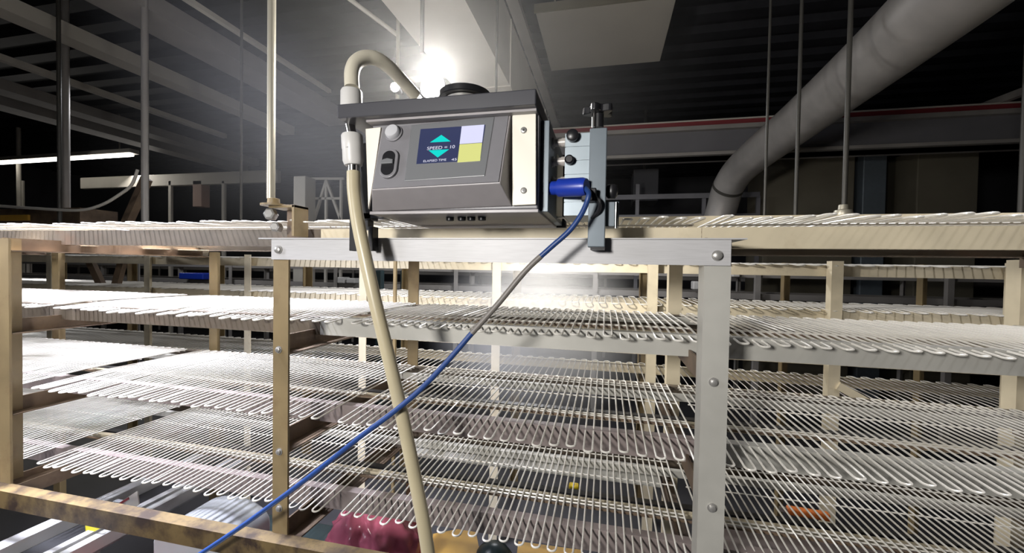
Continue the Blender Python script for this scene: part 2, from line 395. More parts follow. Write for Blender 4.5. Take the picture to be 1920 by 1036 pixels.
def ptext(s, a, b, h, name, m, parent, off=0.0036):
    """text whose baseline runs from pixel a to pixel b on the panel plane"""
    c = bpy.data.curves.new(name, 'FONT'); c.body = s; c.size = 1.0; c.extrude = 0.0
    o = bpy.data.objects.new(name, c); COL.objects.link(o)
    bpy.context.view_layer.update()
    wd = o.dimensions.x or 1
    A, B = Q(*a, off), Q(*b, off); L = (B - A).length
    ex = (B - A).normalized(); ez = pn; ey = ez.cross(ex).normalized()
    if ey.z < 0: ey = -ey
    sc = h
    ML = Matrix(((ex.x * L / wd, ey.x * sc, ez.x, A.x), (ex.y * L / wd, ey.y * sc, ez.y, A.y), (ex.z * L / wd, ey.z * sc, ez.z, A.z), (0, 0, 0, 1)))
    c.materials.append(m); dg = bpy.context.evaluated_depsgraph_get()
    me = bpy.data.meshes.new_from_object(o.evaluated_get(dg)); me.transform(ML)
    bpy.data.objects.remove(o); bpy.data.curves.remove(c)
    t = bpy.data.objects.new(name, me); COL.objects.link(t); t.parent = parent
    pl = parent; inv = Vector()
    while pl: inv += Vector(pl.location); pl = pl.parent
    t.location = -inv
    return t
ptext('SPEED = 10', (800, 281), (852, 277.5), 0.0085, 'speed_text', tx_m, scr)
ptext('ELAPSED TIME', (793, 304), (836, 301), 0.0058, 'time_text', tx_m, scr)
ptext('45', (846, 301), (856, 300.4), 0.0060, 'count_text', tx_m, scr)
# round button
c = Q(740, 252, 0.0); b = MB(); lathe(b, c, pn, [(0, 0.0155), (0.004, 0.0155), (0.0045, 0.0145)], 28); ring = b.build('button_ring', 'grey', fg, True)
b = MB(); lathe(b, c, pn, [(0.0042, 0.0128), (0.010, 0.0126), (0.0122, 0.011), (0.013, 0.006)], 28); b.build('round_button', mat('pale_grey_button', (0.50, 0.50, 0.52), 0.4), fg, True)
# rocker switch in an oval surround
def oval(c, ux, uy, w_, h_, n=14):
    out = []
    for k in range(n):
        a = math.pi * k / (n - 1); out.append(c + ux * (w_ * math.cos(a)) + uy * (h_ + w_ * math.sin(a)))
    for k in range(n):
        a = math.pi + math.pi * k / (n - 1); out.append(c + ux * (w_ * math.cos(a)) + uy * (-h_ + w_ * math.sin(a)))
    return out
ux = (Q(780, 300) - Q(740, 302.5)).normalized(); uy = (Q(736, 285) - Q(729, 340)).normalized()
c = Q(732, 309, 0)
b = MB(); b.prism(oval(c, ux, uy, 0.0155, 0.0120), pn * 0.006); sw = b.build('switch_surround', 'grey', fg, bevel=0.0012)
b = MB(); b.prism(oval(c + pn * 0.0061 - ux * .001, ux, uy, 0.0112, 0.0115), pn * 0.001); b.build('switch_well', 'black', sw)
b = MB(); b.prism([c + pn * .0071 + ux * (dx) + uy * dy for dx, dy in [(-.0118, -.0035), (.0095, -.0035), (.0095, .0035), (-.001, .0065), (-.0118, .0035)]], pn * 0.004); b.build('rocker', 'panelg', sw, bevel=.001)
# white end plates
MB().prism([P(962, 217, Yf - .001), P(1006, 213, Yf - .001), P(1006, 384, Yf - .001), P(962, 386, Yf - .001)], (0, -0.006, 0)).build('end_plate', 'white', fg, bevel=0.001, label='off white end plate with two screws')
for px, py in [(982, 244), (982, 357)]:
    c = P(px, py, Yf - 0.007); b = MB(); lathe(b, c, (0, -1, 0), [(0, .0052), (.0012, .005), (.002, .0036)], 16); s_ = b.build('screw', 'bolt', fg, True)
    b = MB(); lathe(b, c, (0, -1, 0), [(.002, .0022), (.0024, .0021)], 6); b.build('screw_socket', 'black', s_)
MB().prism([P(688, 243, Yf - .001), P(716, 240, Yf - .001), P(703, 330, Yf - .001), P(693, 392, Yf - .001)], (0, -0.004, 0)).build('end_plate', 'white', fg, label='off white end plate beside the push button')
# lid
lz0 = 0.2465; lz1 = 0.270
LX0 = P(632, 220, 0.62).x; LX1 = P(1005, 190, 0.62).x
MB().box(LX0, LX1, 0.62, 0.95, lz0, lz1).build('lid', 'lid', fg, bevel=0.002)
MB().box(LX0 + 0.045, LX1 - .002, 0.635, 0.93, lz0 - 0.004, lz0 - 0.0002).build('lid_gasket', 'grey2', fg)
c = P(872, 176, 0.74); c.z = lz1
b = MB(); lathe(b, c, (0, 0, 1), [(0, .036), (.040, .036), (.041, .034)], 40); b.build('cap_neck', 'bolt', fg, True)
b = MB(); lathe(b, c, (0, 0, 1), [(.0412, .046), (.0425, .0475), (.052, .0475), (.054, .044), (.054, .02)], 40); b.build('round_cap', 'black', fg, True, label='black round cap on the lid')
# rear mounting plate and right hand connectors
XS = X1
MB().box(XS + 0.0, XS + 0.014, Yf + 0.02, 0.90, zb + .004, zt - .004).build('side_panel', 'slate', fg, bevel=.001)
MB().box(XS + 0.014, XS + 0.0155, 0.78, 0.885, zb + .012, zt - .03).build('side_label_plate', 'white', fg)
MB().box(XS - 0.002, XS + 0.022, 0.90, 0.925, zb, zt).build('rear_plate', 'black', fg)
for py in (269, 304, 341):
    cc = P(1018, py, 0.715); cc.x = XS + 0.0142
    b = MB(); lathe(b, cc, (1, 0, 0), [(0, .009), (.004, .009), (.004, .0068), (.016, .0068), (.016, .0080), (.022, .0080), (.022, .005)], 20)
    co = b.build('connector', M['satin'], fg, True)
    b = MB(); lathe(b, cc + Vector((.0222, 0, 0)), (1, 0, 0), [(0, .0052), (.001, .005)], 16); b.build('socket', 'black', co)
for px in (844, 866, 884, 904):
    cc = P(px, 402, 0.70); cc.z = zb
    b = MB(); lathe(b, cc, (0, 0, -1), [(0, .0075), (.006, .007), (.007, .005)], 18); b.build('rubber_foot', 'black', fg, True)
MB().hexa([P(680, 410, .69), P(745, 406, .69), P(745, 406, .9), P(680, 410, .9), P(680, 399, .69), P(745, 403, .69), P(745, 403, .9), P(680, 399, .9)]).build('under_bracket', 'black', fg)

# clamps
def pbox(x0, y0, x1, y1, Ya, Yb2):
    """box whose front face covers the pixel rectangle at depth Ya"""
    a = P(x0, y0, Ya); b = P(x1, y1, Ya); return (min(a.x, b.x), max(a.x, b.x), Ya, Yb2, min(a.z, b.z), max(a.z, b.z))
cl = thing('mounting_clamp', 'slate grey ribbed clamp with black star knob, gripping the bar right of the control box', 'clamp', P(1120, 465, 0.69))
MB().box(*pbox(1106, 240, 1134, 463, 0.685, 0.711)).build('clamp_bar', 'slate', cl, bevel=.0015)
MB().box(*pbox(1107, 463, 1134, 468, 0.684, 0.711)).build('end_cap', 'black', cl)
x0, x1, y0, y1, z0, z1 = pbox(1060, 250, 1106, 404, 0.70, 0.80)
mb = MB(); nrib = 6; hh = (z1 - z0) / nrib
for k in range(nrib):
    mb.box(x0, x1, y0, y1, z0 + k * hh + 0.0007, z0 + (k + 1) * hh - 0.0007)
mb.box(x0 + .001, x1, y0 + .002, y1 - .002, z0 + .0008, z1 - .0008)
mb.build('ribbed_block', 'slate2', cl)
for (px, py, rx) in [(1074, 256, .010), (1068, 301, .0075)]:
    cc = P(px, py, 0.699); b = MB(); lathe(b, cc, (0, -1, 0), [(0, rx), (.010, rx), (.012, rx * .7)], 20); b.build('knurled_screw', 'black', cl, True)
MB().box(*pbox(1090, 352, 1118, 376, 0.668, 0.684)).build('cable_guide', 'black', cl, bevel=.002)
cc = P(1122, 240, 0.70)
b = MB(); b.cyl(cc, cc + Vector((0, 0, .022)), .0085, 18); b.build('spindle_collar', 'black', cl, True)
b = MB(); b.cyl(cc + Vector((-.007, -.005, 0)), cc + Vector((-.007, -.005, .022)), .0035, 12); b.build('spindle', 'chrome', cl, True)
def star_knob(name, cc, ax, r, h, parent):
    ax = Vector(ax).normalized(); u = ax.cross(Vector((0, 1, 0.01))).normalized(); v = ax.cross(u); pts = []
    for k in range(60):
        a = 2 * math.pi * k / 60; rr = r * (0.82 + 0.18 * math.cos(5 * a)); pts.append(cc + (u * math.cos(a) + v * math.sin(a)) * rr)
    m_ = MB().prism(pts, ax * h); return m_.build(name, 'black', parent, bevel=.0018)
star_knob('star_knob', cc + Vector((0, 0, .022)), (0, 0, 1), .026, .012, cl)
# small black fixing to the right of the clamp
MB().box(*pbox(1136, 378, 1160, 424, 0.70, 0.74)).build('lower_jaw', 'slate', cl, bevel=.001)
cc = P(1147, 363, 0.712); b = MB(); lathe(b, cc, (0, 0, 1), [(-.008, .006), (-.004, .0095), (.006, .0105), (.013, .009), (.015, .005)], 20); b.build('jaw_knob', 'black', cl, True)
cc = P(1155, 402, 0.695); b = MB(); b.cyl(cc - Vector((0, 0, .022)), cc + Vector((0, 0, .02)), .003, 10); b.build('jaw_pin', 'chrome', cl, True)

cl2 = thing('mounting_clamp', 'black clamp bracket behind the pale hose at the left end of the control box', 'clamp', P(678, 470, 0.69))
MB().box(*pbox(676, 268, 695, 412, 0.69, 0.716)).build('clamp_bar', 'black', cl2, bevel=.001)
MB().box(*pbox(655, 406, 673, 470, 0.69, 0.711)).build('jaw', 'black', cl2, bevel=.001)
MB().box(*pbox(673, 406, 690, 430, 0.692, 0.711)).build('jaw_bridge', 'black', cl2)
MB().box(*pbox(690, 424, 698, 470, 0.69, 0.711)).build('jaw', 'black', cl2, bevel=.001)

# hoses, coupling, cable
hp = spline([P(660, 165, .66), P(660, 135, .665), P(668, 117, .675), P(685, 108, .69), P(708, 111, .71), P(732, 128, .74), P(755, 152, .78), P(778, 178, .82)], 8)
hl = MB().tube(hp, 0.0128, 20)
t = thing('hose_loop', 'milky hose arching from the white collar over the control box lid', 'hose', P(660, 205, .66))
hl.build('tube', mat('lit_milky_hose', (0.62, 0.58, 0.47), 0.35, 0, 0.05, 18), t, True)  # paler than the hanging hose: light inside the loop painted into the colour
c = P(659, 207, 0.66); c.z = lz1
b = MB(); lathe(b, c, (0, 0, 1), [(0, .0185), (.036, .0185), (.040, .0165), (.0405, .014)], 28); b.build('collar', 'fitting', t, True, label='white plastic collar standing on the lid')
hd = spline([P(663, 322, .655), P(664, 360, .652), P(672, 420, .648), P(689, 500, .645), P(707, 580, .645), P(729, 670, .648), P(752, 770, .65), P(775, 880, .65), P(795, 985, .65), P(806, 1060, .65)], 8)
t = thing('drain_hose', 'long yellowish milky hose hanging from the coupling down past the shelves', 'hose', P(800, 1036, .65))
MB().tube(hd, 0.0115, 20).build('tube', 'hose', t, True)
c1 = P(663, 307, .655); c2 = P(663, 328, .655)
b = MB(); b.cyl(c1, c2, .0105, 20); b.build('ferrule', 'chrome', t, True)
t = thing('hose_coupling', 'white ribbed coupling under the lid joining the hanging hose', 'coupling', P(660, 312, .655))
ca, cb = P(660, 252, .655), P(663, 310, .655)
b = MB(); d_ = (cb - ca); L_ = d_.length
lathe(b, ca, d_, [(0, .0165), (.003, .0182), (L_ * .45, .0182), (L_ * .5, .0175), (L_ * .85, .0178), (L_, .0150)], 24); b.build('body', 'fitting', t, True)
for k in range(3):
    cc = P(652, 260 + k * 7.5, .640); MB().box(cc.x - .002, cc.x + .002, .6375, .641, cc.z - .0016, cc.z + .0016).build('mark', 'black', t)
b = MB(); b.cyl(P(656, 234, .655), ca, .0085, 18); b.build('nipple', 'chrome', t, True)

pc = thing('power_cable', 'blue cable with blue plug in the control box, sagging across the shelves', 'cable', P(370, 1036, .66))
pa, pb = P(1008, 354, .70), P(1100, 350, .668)
d_ = pb - pa; L_ = d_.length
b = MB(); lathe(b, pa, d_, [(0, .0112), (L_ * .46, .0115), (L_ * .465, .0150), (L_ * .93, .0150), (L_, .0130)], 28); b.build('plug', 'blue', pc, True)
cp = spline([P(1097, 352, .668), P(1104, 362, .650), P(1100, 380, .648), P(1088, 405, .646), P(1066, 434, .645), P(1030, 466, .645), P(985, 508, .643), P(935, 568, .64), P(885, 624, .637), P(838, 678, .634), P(790, 728, .632), P(738, 772, .628), P(680, 815, .625), P(600, 878, .63), P(520, 938, .64), P(440, 995, .65), P(360, 1048, .65)], 8)
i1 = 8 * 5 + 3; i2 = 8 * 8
MB().tube(cp[:i1 + 1], .0042, 12).build('cable', 'cableb', pc, True)
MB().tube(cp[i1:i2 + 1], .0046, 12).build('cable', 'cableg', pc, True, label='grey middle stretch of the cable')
MB().tube(cp[i2:], .0045, 12).build('cable', 'cableb', pc, True)

# ------------------------------------------------------------------ hanger rod and bracket at the left end of the bar
hb = thing('hanger_rod', 'thick vertical hanger rod bolted to a bracket above the left end of the bar', 'rod', P(515, 440, 0.78))
pr = P(508, 372, 0.78)
MB().cyl(pr, (pr.x, pr.y, CEIL), 0.0085, 16).build('rod', 'rod', hb, True)
b = MB(); lathe(b, P(513, 386, .78), (0, 0, 1), [(0, .026), (.004, .026), (.004, .013), (.016, .012), (.017, .009)], 24); b.build('washer_and_nut', 'tan', hb, True)
x0, x1, y0, y1, z0, z1 = pbox(512, 384, 551, 442, 0.775, 0.82)
mb = MB().box(x1 - .006, x1, y0, y1, z0, z1); mb.box(x0 - .012, x1, y0, y1, z1 - .006, z1); MB().box(x0, x1 - .0062, y1 - .004, y1, z0, z1 - .0062).build('back_plate', 'brown', hb)  # brown back plate: bracket dirt, plus the dark open interior painted in
mb.build('bracket', 'tan', hb, bevel=.0008)
for px, py, r_ in [(506, 401, .013), (517, 425, .011)]:
    cc = P(px, py, 0.78); b = MB(); lathe(b, cc, (0.2, -1, 0.1), [(-.012, r_), (.004, r_), (.006, r_ * .7)], 6); b.build('hex_nut', 'bolt', hb)

# ------------------------------------------------------------------ work lamp behind the box
wl = thing('work_lamp', 'blazing white work lamp with two heads behind the control box lid', 'lamp', P(760, 300, 1.02))
led = emis('lamp_lens_white', (1.0, 0.96, 0.90), 60)
lp = P(806, 158, 1.0); lp2 = P(736, 160, 1.0); lp3 = P(778, 181, 1.0)
for c, r_ in ((lp, .034), (lp2, .012), (lp3, .012)):
    b = MB(); lathe(b, c + Vector((0, 0.02, 0)), (0, -1, 0.15), [(-.02, r_ * .6), (0, r_ * 1.02), (.004, r_ * 1.05), (.004, r_ * .98)], 24); h_ = b.build('lamp_head', 'black', wl, True)
    b = MB(); lathe(b, c + Vector((0, 0.02, 0)), (0, -1, 0.15), [(.0042, r_ * .97), (.010, r_ * .9), (.016, r_ * .6), (.018, r_ * .2)], 24); b.build('lens', led, h_, True)
MB().beam(lp2 + Vector((-.02, .03, -.03)), lp + Vector((.06, .03, -.03)), .012, .012).build('cross_bar', 'black', wl)
MB().cyl((lp2.x + .035, lp2.y + .035, 0.09), (lp2.x + .035, lp2.y + .035, lp2.z - .03), .005, 10).build('pole', 'rod', wl, True)
point('work_lamp_light', lp + Vector((0.0, 0.03, 0.05)), 12, (1.0, 0.96, 0.90), .03)

area('rear_rack_fill', (-0.25, 1.40, 0.22), (0.0, 2.3, -0.25), 0.1, 12, (1.0, 0.96, 0.90))  # added fill apart from the work lamp, brightens the second rack
# ------------------------------------------------------------------ ceiling things
zb_ = 1.3
bm_ = thing('overhead_duct', 'wide pale rectangular duct running away overhead above the control box', 'duct', (-0.74, 3.0, zb_))
DXa, DXb = PZ(715, 0, zb_).x, PZ(872, 0, zb_).x
r_ = ray(945, 0); DZ = r_.z * (DXb / r_.x)
MB().box(DXa, DXb, 1.2, 6.5, zb_, DZ).build('duct_body', 'beam', bm_)
for yy in (2.9, 4.6):
    MB().box(DXa - .008, DXb + .008, yy, yy + .03, zb_ - .008, DZ - .01).build('flange', 'beam', bm_)
t = thing('cable_tray', 'slim grey cable tray running beside the overhead duct', 'cable tray', (DXb + .05, 3, DZ))
mb = MB().prism([(DXb + .012, 1.2, DZ + .05), (DXb + .012, 1.2, DZ), (DXb + .09, 1.2, DZ), (DXb + .09, 1.2, DZ + .05), (DXb + .084, 1.2, DZ + .05), (DXb + .084, 1.2, DZ + .006), (DXb + .018, 1.2, DZ + .006), (DXb + .018, 1.2, DZ + .05)], (0, 5.3, 0)); mb.build('tray', 'pipe', t)
t = MB().tube([P(650, -6, 1.9), P(746, 66, 2.15)], .012, 10).build('overhead_pipe', 'beam', None, True); tag(t, 'thin beige pipe slanting to the top of the bright thin rod', 'pipe')
t = MB().tube([(DXb + .05, 1.2, DZ + .023), (DXb + .05, 6.5, DZ + .023)], 0.016, 10).build('conduit', 'pipe', None, True); tag(t, 'thin grey conduit lying in the cable tray by the overhead duct', 'conduit')
t = thing('ceiling_panel', 'flat rectangular white panel hung below the dark ceiling', 'panel', (-0.04, 3.36, 1.8))
MB().box(-0.52, 0.42, 2.93, 3.80, 1.80, 1.84).build('board', mat('white_board', (0.33, 0.31, 0.27), 0.5, 0, .05, 3), t, bevel=.004)
MB().box(-0.53, 0.43, 2.915, 2.93, 1.80, 1.86).build('edge_strip', 'olive', t)
for x in (-.4, .3):
    for y in (3.05, 3.7): MB().cyl((x, y, 1.84), (x, y, CEIL), .005, 8).build('hanger', 'rod', t)
# cross beam with the red stripe
bx = thing('cross_girder', 'horizontal girder with a red stripe crossing behind, right of the clamp', 'girder', (1.5, 4.5, 1.15))
MB().box(-0.6, 7, 4.5, 4.7, 1.15, 1.42).build('web', 'beamd', bx)
MB().box(-0.6, 7, 4.44, 4.76, 1.15, 1.18).build('flange', 'pipe', bx); MB().box(-0.6, 7, 4.44, 4.76, 1.40, 1.44).build('flange', 'pipe', bx)
MB().box(-0.6, 7, 4.47, 4.5, 1.45, 1.49).build('red_strip', 'red', bx); MB().box(-0.6, 7, 4.46, 4.5, 1.49, 1.503).build('top_edge', 'beam', bx)
# round duct
dp = [P(1330, 470, 4.6), P(1352, 395, 4.5), P(1368, 345, 4.35), P(1400, 305, 4.05), P(1500, 225, 3.15), P(1640, 110, 2.25), P(1775, -5, 1.72), P(1960, -170, 1.3)]
dpp = spline(dp, 6)
t = thing('round_duct', 'long dull round metal duct slanting up to the upper right', 'duct', dp[1])
MB().tube(dpp, 0.140, 28).build('duct_tube', 'duct', t, True)
for k in (11,):
    d = dpp[k + 1] - dpp[k]; MB().tube([dpp[k], dpp[k] + d.normalized() * .03], .143, 28).build('band', 'rodd', t, True)
# long overhead runs on the left
def run(name, label, cat, a, b, w_, h_, m, zed=1.6, ext=1.0):
    A, B = PZ(*a, zed), PZ(*b, zed); x = (A.x + B.x) / 2
    t = MB().box(x - w_ / 2, x + w_ / 2, A.y - ext, B.y, zed, zed + h_).build(name, m); tag(t, label, cat); return t
run('overhead_pipe', 'thin bright overhead pipe at upper left, nearest the hanger rod', 'pipe', (320, 0), (633, 173), .035, .03, 'beam')
run('overhead_trunking', 'wide dull overhead trunking at upper left beside the thin bright pipe', 'trunking', (235, 20), (640, 235), .30, .12, 'pipe', 1.62)
run('lamp_rail', 'pale overhead lamp rail crossing the upper left, second run from the hanger rod', 'rail', (0, 40), (560, 252), .16, .10, 'beam')
run('overhead_conduit', 'thin pale conduit high on the left below the lamp rail', 'conduit', (0, 123), (437, 258), .06, .05, 'beam')
run('overhead_duct', 'flat pale duct high on the left, third broad run down', 'duct', (0, 163), (460, 312), .22, .1, 'pipe')
run('overhead_beam', 'dim broad beam high on the left, lowest of the overhead runs', 'beam', (0, 210), (470, 322), .26, .1, 'pipe')
# fluorescent tube
fl = thing('fluorescent_lamp', 'glowing white fluorescent tube at the left edge', 'lamp', (-8.7, 5, 1.65))
A, B = P(-60, 309, 5), P(248, 290, 5)
MB().tube([A, B], 0.028, 12).build('tube', emis('tube_white', (1, 0.95, 0.86), 6), fl, True)
MB().beam(A + Vector((0, .03, .06)), B + Vector((0, .03, .06)), .14, .06).build('batten', 'beam', fl)
for x in (A.x + .6, B.x - .3): MB().cyl((x, 5.03, A.z + .09), (x, 5.03, CEIL), .01, 8).build('hanger', 'rod', fl)
area('fluorescent_light', (-8.4, 4.9, 1.55), (-7, 3.5, -1), 2.2, 25, (1, .95, .88), .12)

# vertical hanger rods and posts beyond the rack
def vrod(px, Y, r_, py0, label, m='rod', name='hanger_rod', top=CEIL, py=400):
    a = P(px, py0, Y); t = MB().cyl((a.x, a.y, a.z), (a.x, a.y, top), r_, 12).build(name, m, None, True); return tag(t, label, 'rod')
VR = [(112, 2.1, .012, 'slim vertical rod at far left in front of the fluorescent tube', 'rodd'), (124, 2.5, .026, 'dark thicker upright beside the slim rod at far left', 'pipe'),
      (272, 2.1, .020, 'grey vertical post right of the fluorescent tube end', 'pipe'), (452, 2.15, .008, 'thin vertical rod just left of the thick hanger rod', 'rodd'),
      (1433, 2.15, .006, 'thin vertical rod in front of the foot of the round duct', 'rodd'), (1491, 2.15, .008, 'thin vertical rod crossing the middle of the round duct', 'rodd'),
      (1914, 2.12, .012, 'vertical rod at the right edge above the rack', 'rodd'), (36, 5.2, .03, 'short pale post below the fluorescent tube at the left edge', 'beam'),
      (745, 2.1, .010, 'bright thin rod rising behind the hose loop', 'rod'), (791, 1.9, .010, 'dark rod hanging above the work lamp', 'rodd'), (930, 2.0, .006, 'thin dark rod hanging right of the round cap', 'rodd'), (836, 2.4, .009, 'short rod below the duct, between two thin rods above the lamp', 'rodd')]
for px, Y, r_, lb, mm in VR:
    vrod(px, Y, r_, 417 if px < 700 or px > 1000 else {745: 190, 791: 100, 836: 62}.get(px, 180), lb, mm)
hb2 = thing('hanger_rod', 'vertical rod with a nut and foot bracket standing on the top shelf at right', 'rod', P(1583, 414, 1.9))
a = P(1583, 385, 1.9); MB().cyl(a, (a.x, a.y, CEIL), .009, 12).build('rod', 'rodd', hb2, True)
b = MB(); lathe(b, P(1581, 398, 1.9), (0, 0, 1), [(-.02, .03), (-.01, .034), (.008, .03), (.012, .018), (.03, .016)], 16); b.build('foot_bracket', 'rod', hb2, True)

# distant clutter
def far_box(name, label, cat, x0, y0, x1, y1, Y, d, m, group=None, ground=False):
    q = list(pbox(x0, y0, x1, y1, Y, Y + d))
    if ground: q[4] = FLOOR
    t = MB().box(*q).build(name, m, bevel=.01); return tag(t, label, cat, group)
far_box('storage_cabinet', 'dim grey cabinet hanging in the dark between clamp and round duct', 'cabinet', 1188, 317, 1234, 376, 6, .5, 'wall')
c_ = P(1211, 317, 6); MB().cyl((c_.x, 6.25, c_.z), (c_.x, 6.25, CEIL), .02, 8).build('hanger', 'rodd', bpy.data.objects['storage_cabinet'])
far_box('storage_cabinet', 'large dim olive cabinet standing behind the foot of the round duct', 'cabinet', 1436, 255, 1600, 415, 5.4, .6, 'olive', ground=True)
far_box('storage_cabinet', 'narrow blue grey cabinet in the dark right of the foot bracket', 'cabinet', 1620, 285, 1660, 412, 5.4, .6, 'slate', ground=True)
far_box('storage_cabinet', 'wide dim olive cabinet far right in the dark', 'cabinet', 1722, 278, 1832, 412, 5.4, .6, 'olive', ground=True)
far_box('wall_cabinet', 'pale hanging column on the far left framework', 'column', 361, 338, 378, 387, 5.5, .15, 'pinkcol')
far_box('equipment_column', 'tall pale grey column behind the bracket left of the hose', 'column', 550, 330, 572, 418, 4.6, .2, 'beam', ground=True)
for i, (x0, x1, lb) in enumerate([(38, 42, 'first thin pale post under the far left beam'), (315, 321, 'thin pale post under the far beam, left of the hanging column'), (415, 421, 'thin pale post under the far beam, right of the hanging column')]):
    far_box('post', lb, 'post', x0, 338, x1, 418, 5.5, .04, 'beam', ground=True)
far_box('far_beam', 'thin pale beam on posts behind the left rack', 'beam', 150, 333, 520, 341, 5.5, .08, 'beam')
far_box('blue_crate', 'blue crate on a far shelf seen under the top rail at left', 'crate', 335, 511, 380, 524, 4.2, .3, 'blue')
MBt = MB().beam(P(165, 418, 2.3) , P(268, 340, 2.3), .01, .01)
t = MB().tube(spline([P(-30, 384, 2.0), P(60, 390, 2.0), P(145, 394, 2.0), P(190, 384, 2.02), P(225, 364, 2.05), P(247, 346, 2.08), P(258, 318, 2.1)], 8), .009, 12).build('conduit', 'beam', None, True)
tag(t, 'pale curved conduit sweeping up beside the grey post at left', 'conduit')
ft = thing('truss_frame', 'hazy pale braced frame behind the hanging hose, left of the control box', 'frame', P(615, 420, 4.8))
for a_, b_ in [((612, 335), (612, 470)), ((588, 335), (588, 470)), ((640, 335), (640, 470)), ((612, 338), (640, 415)), ((612, 338), (588, 415)), ((585, 335), (645, 335)), ((588, 372), (640, 372))]:
    pa_, pb_ = P(*a_, 4.8), P(*b_, 4.8)
    if b_[1] == 470: pb_.z = FLOOR; pb_.x = pa_.x
    MB().beam(pa_, pb_, .03, .03, (0, 1, 0)).build('strut', 'beam', ft)
pA, pB = P(238, 418, 2.3), P(275, 335, 2.3); pA = pB + (pA - pB) * ((pB.z - .05) / (pB.z - pA.z))
t = MB().beam(pA, pB, .05, .05).build('brace', 'brown'); tag(t, 'dark slanted brace beside the grey post at left', 'brace')
t = MB().box(*pbox(0, 392, 150, 418, 2.35, 2.6)).build('machine_housing', 'brown'); tag(t, 'brown machine housing behind the top shelf at the left edge', 'machine')
t = MB().beam(P(1950, 160, 4.2), P(1690, 258, 5.5), .05, .06).build('overhead_pipe', 'pipe'); tag(t, 'dark slanting pipe at the right edge below the round duct', 'pipe')
hr = thing('handrail', 'dim two bar handrail in the dark behind the clamp', 'handrail', P(1270, 420, 5.2))
MB().box(*pbox(1120, 403, 1425, 406, 5.2, 5.21)).build('rail', 'beamd', hr); MB().box(*pbox(1120, 366, 1425, 369, 5.2, 5.21)).build('rail', 'beamd', hr)
for px in (1122, 1195, 1320, 1422):
    q = pbox(px - 2.5, 345, px + 2.5, 420, 5.215, 5.245); MB().box(q[0], q[1], q[2], q[3], FLOOR, q[5] if px == 1195 else P(px, 366, 5.2).z).build('rail_post', 'beamd', hr)
a_ = P(740, 488, 1.62); t = MB().box(a_.x - .006, a_.x + .006, 1.62, 1.632, FLOOR, .04).build('post', 'tan'); tag(t, 'thin tan post behind the hose, left of a wider tan post', 'post')
MB().box(*pbox(0, 403, 52, 413, 2.33, 2.345)).build('tan_strip', 'amber', bpy.data.objects['machine_housing'])
for x0, y0, x1, y1, lb in [(632, 519, 645, 531, 'small white carton on the far rack, left one of two behind the hose'), (649, 521, 665, 531, 'small white carton on the far rack, right one of two behind the hose'), (1300, 527, 1315, 543, 'white carton on the far rack just left of the pale grey post'), (1374, 509, 1388, 519, 'white carton on the far rack just right of the pale grey post')]:
    far_box('carton', lb, 'carton', x0, y0, x1, y1, 4.28, .12, 'fitting', 'white cartons on the far rack')
for x0, x1, lb in [(704, 715, 'dark upright behind the hose, nearer the hose'), (750, 757, 'dark upright behind the hose, beside the thin tan post')]:
    far_box('machine_column', lb, 'column', x0, 506, x1, 536, 3.6, .06, 'teal', None, True)
t = MB().tube(spline([P(1112, 366, .676), P(1124, 378, .672), P(1122, 396, .678), P(1106, 412, .69)], 6), .0032, 8).build('black_lead', 'black', None, True); tag(t, 'short black lead curling beside the blue plug at the clamp', 'cable')
# ------------------------------------------------------------------ conveyor and clutter below
cv = thing('belt_conveyor', 'aluminium belt conveyor running under the racks at lower left', 'conveyor', (-1.32, 0.9, FLOOR))
zc = -0.68
def yrail(x0, x1, z0, z1, y0=0.45, y1=1.25): return MB().box(x0, x1, y0, y1, z0, z1)
yrail(-1.41, -1.37, zc - .03, zc).build('side_rail', 'alu', cv); yrail(-1.37, -1.31, zc - .05, zc - .03).build('belt', 'belt', cv)
yrail(-1.262, -1.242, zc - .03, zc).build('side_rail', 'alu', cv); yrail(-1.236, -1.212, zc - .035, zc - .005).build('side_rail', 'alu', cv)
yrail(-1.31, -1.262, zc - .07, zc - .055).build('slider_bed', 'motor', cv)
MB().box(-1.3, -1.285, .80, .815, FLOOR, zc - .04).build('leg', 'alu', cv); MB().box(-1.3, -1.285, 1.18, 1.2, FLOOR, zc - .07).build('leg', 'alu', cv)
MB().box(-1.31, -1.262, .86, .872, zc - .055, zc + .02).build('upright_bracket', 'motor', cv)
def plate(pts, z, m, name, parent=None, th=.003):
    return MB().prism([PZ(x, y, z) for x, y in pts], (0, 0, -th)).build(name, m, parent)
def vplate(pts, Y, m, name, parent): return MB().prism([P(x, y, Y) for x, y in pts], (0, 0.003, 0)).build(name, m, parent)
vplate([(159, 968), (204, 978), (196, 986), (161, 1004)], .775, 'yellow2', 'warning_sticker', cv)
vplate([(214, 948), (257, 920), (260, 945), (240, 962), (216, 962)], .86, 'fitting', 'white_sticker', cv)
vplate([(222, 943), (240, 932), (241, 936), (223, 947)], .858, 'red', 'sticker_mark', cv)
mo = thing('motor_cover', 'rounded pale grey motor cover beside the conveyor at lower left', 'motor', (-0.97, 0.88, -0.70))
mb = MB(); n = 14; c = PZ(395, 985, -0.66)
prof_ = [(-.105, -.06)] + [(-.105 * math.cos(math.pi * k / n), .055 * math.sin(math.pi * k / n)) for k in range(n + 1)] + [(.105, -.06)]
mb.prism([(c.x + a, c.y - .06, -0.68 + b) for a, b in prof_], (0, .14, 0)); mb.build('cover', 'motor', mo, True, bevel=.006)
MB().box(c.x - .08, c.x + .08, c.y - .04, c.y + .06, FLOOR, -.74).build('pedestal', 'brown', mo)
b = MB(); b.cyl((c.x + .105, c.y, -.70), (c.x + .135, c.y, -.70), .03, 18); b.build('shaft_end', 'black', mo, True)
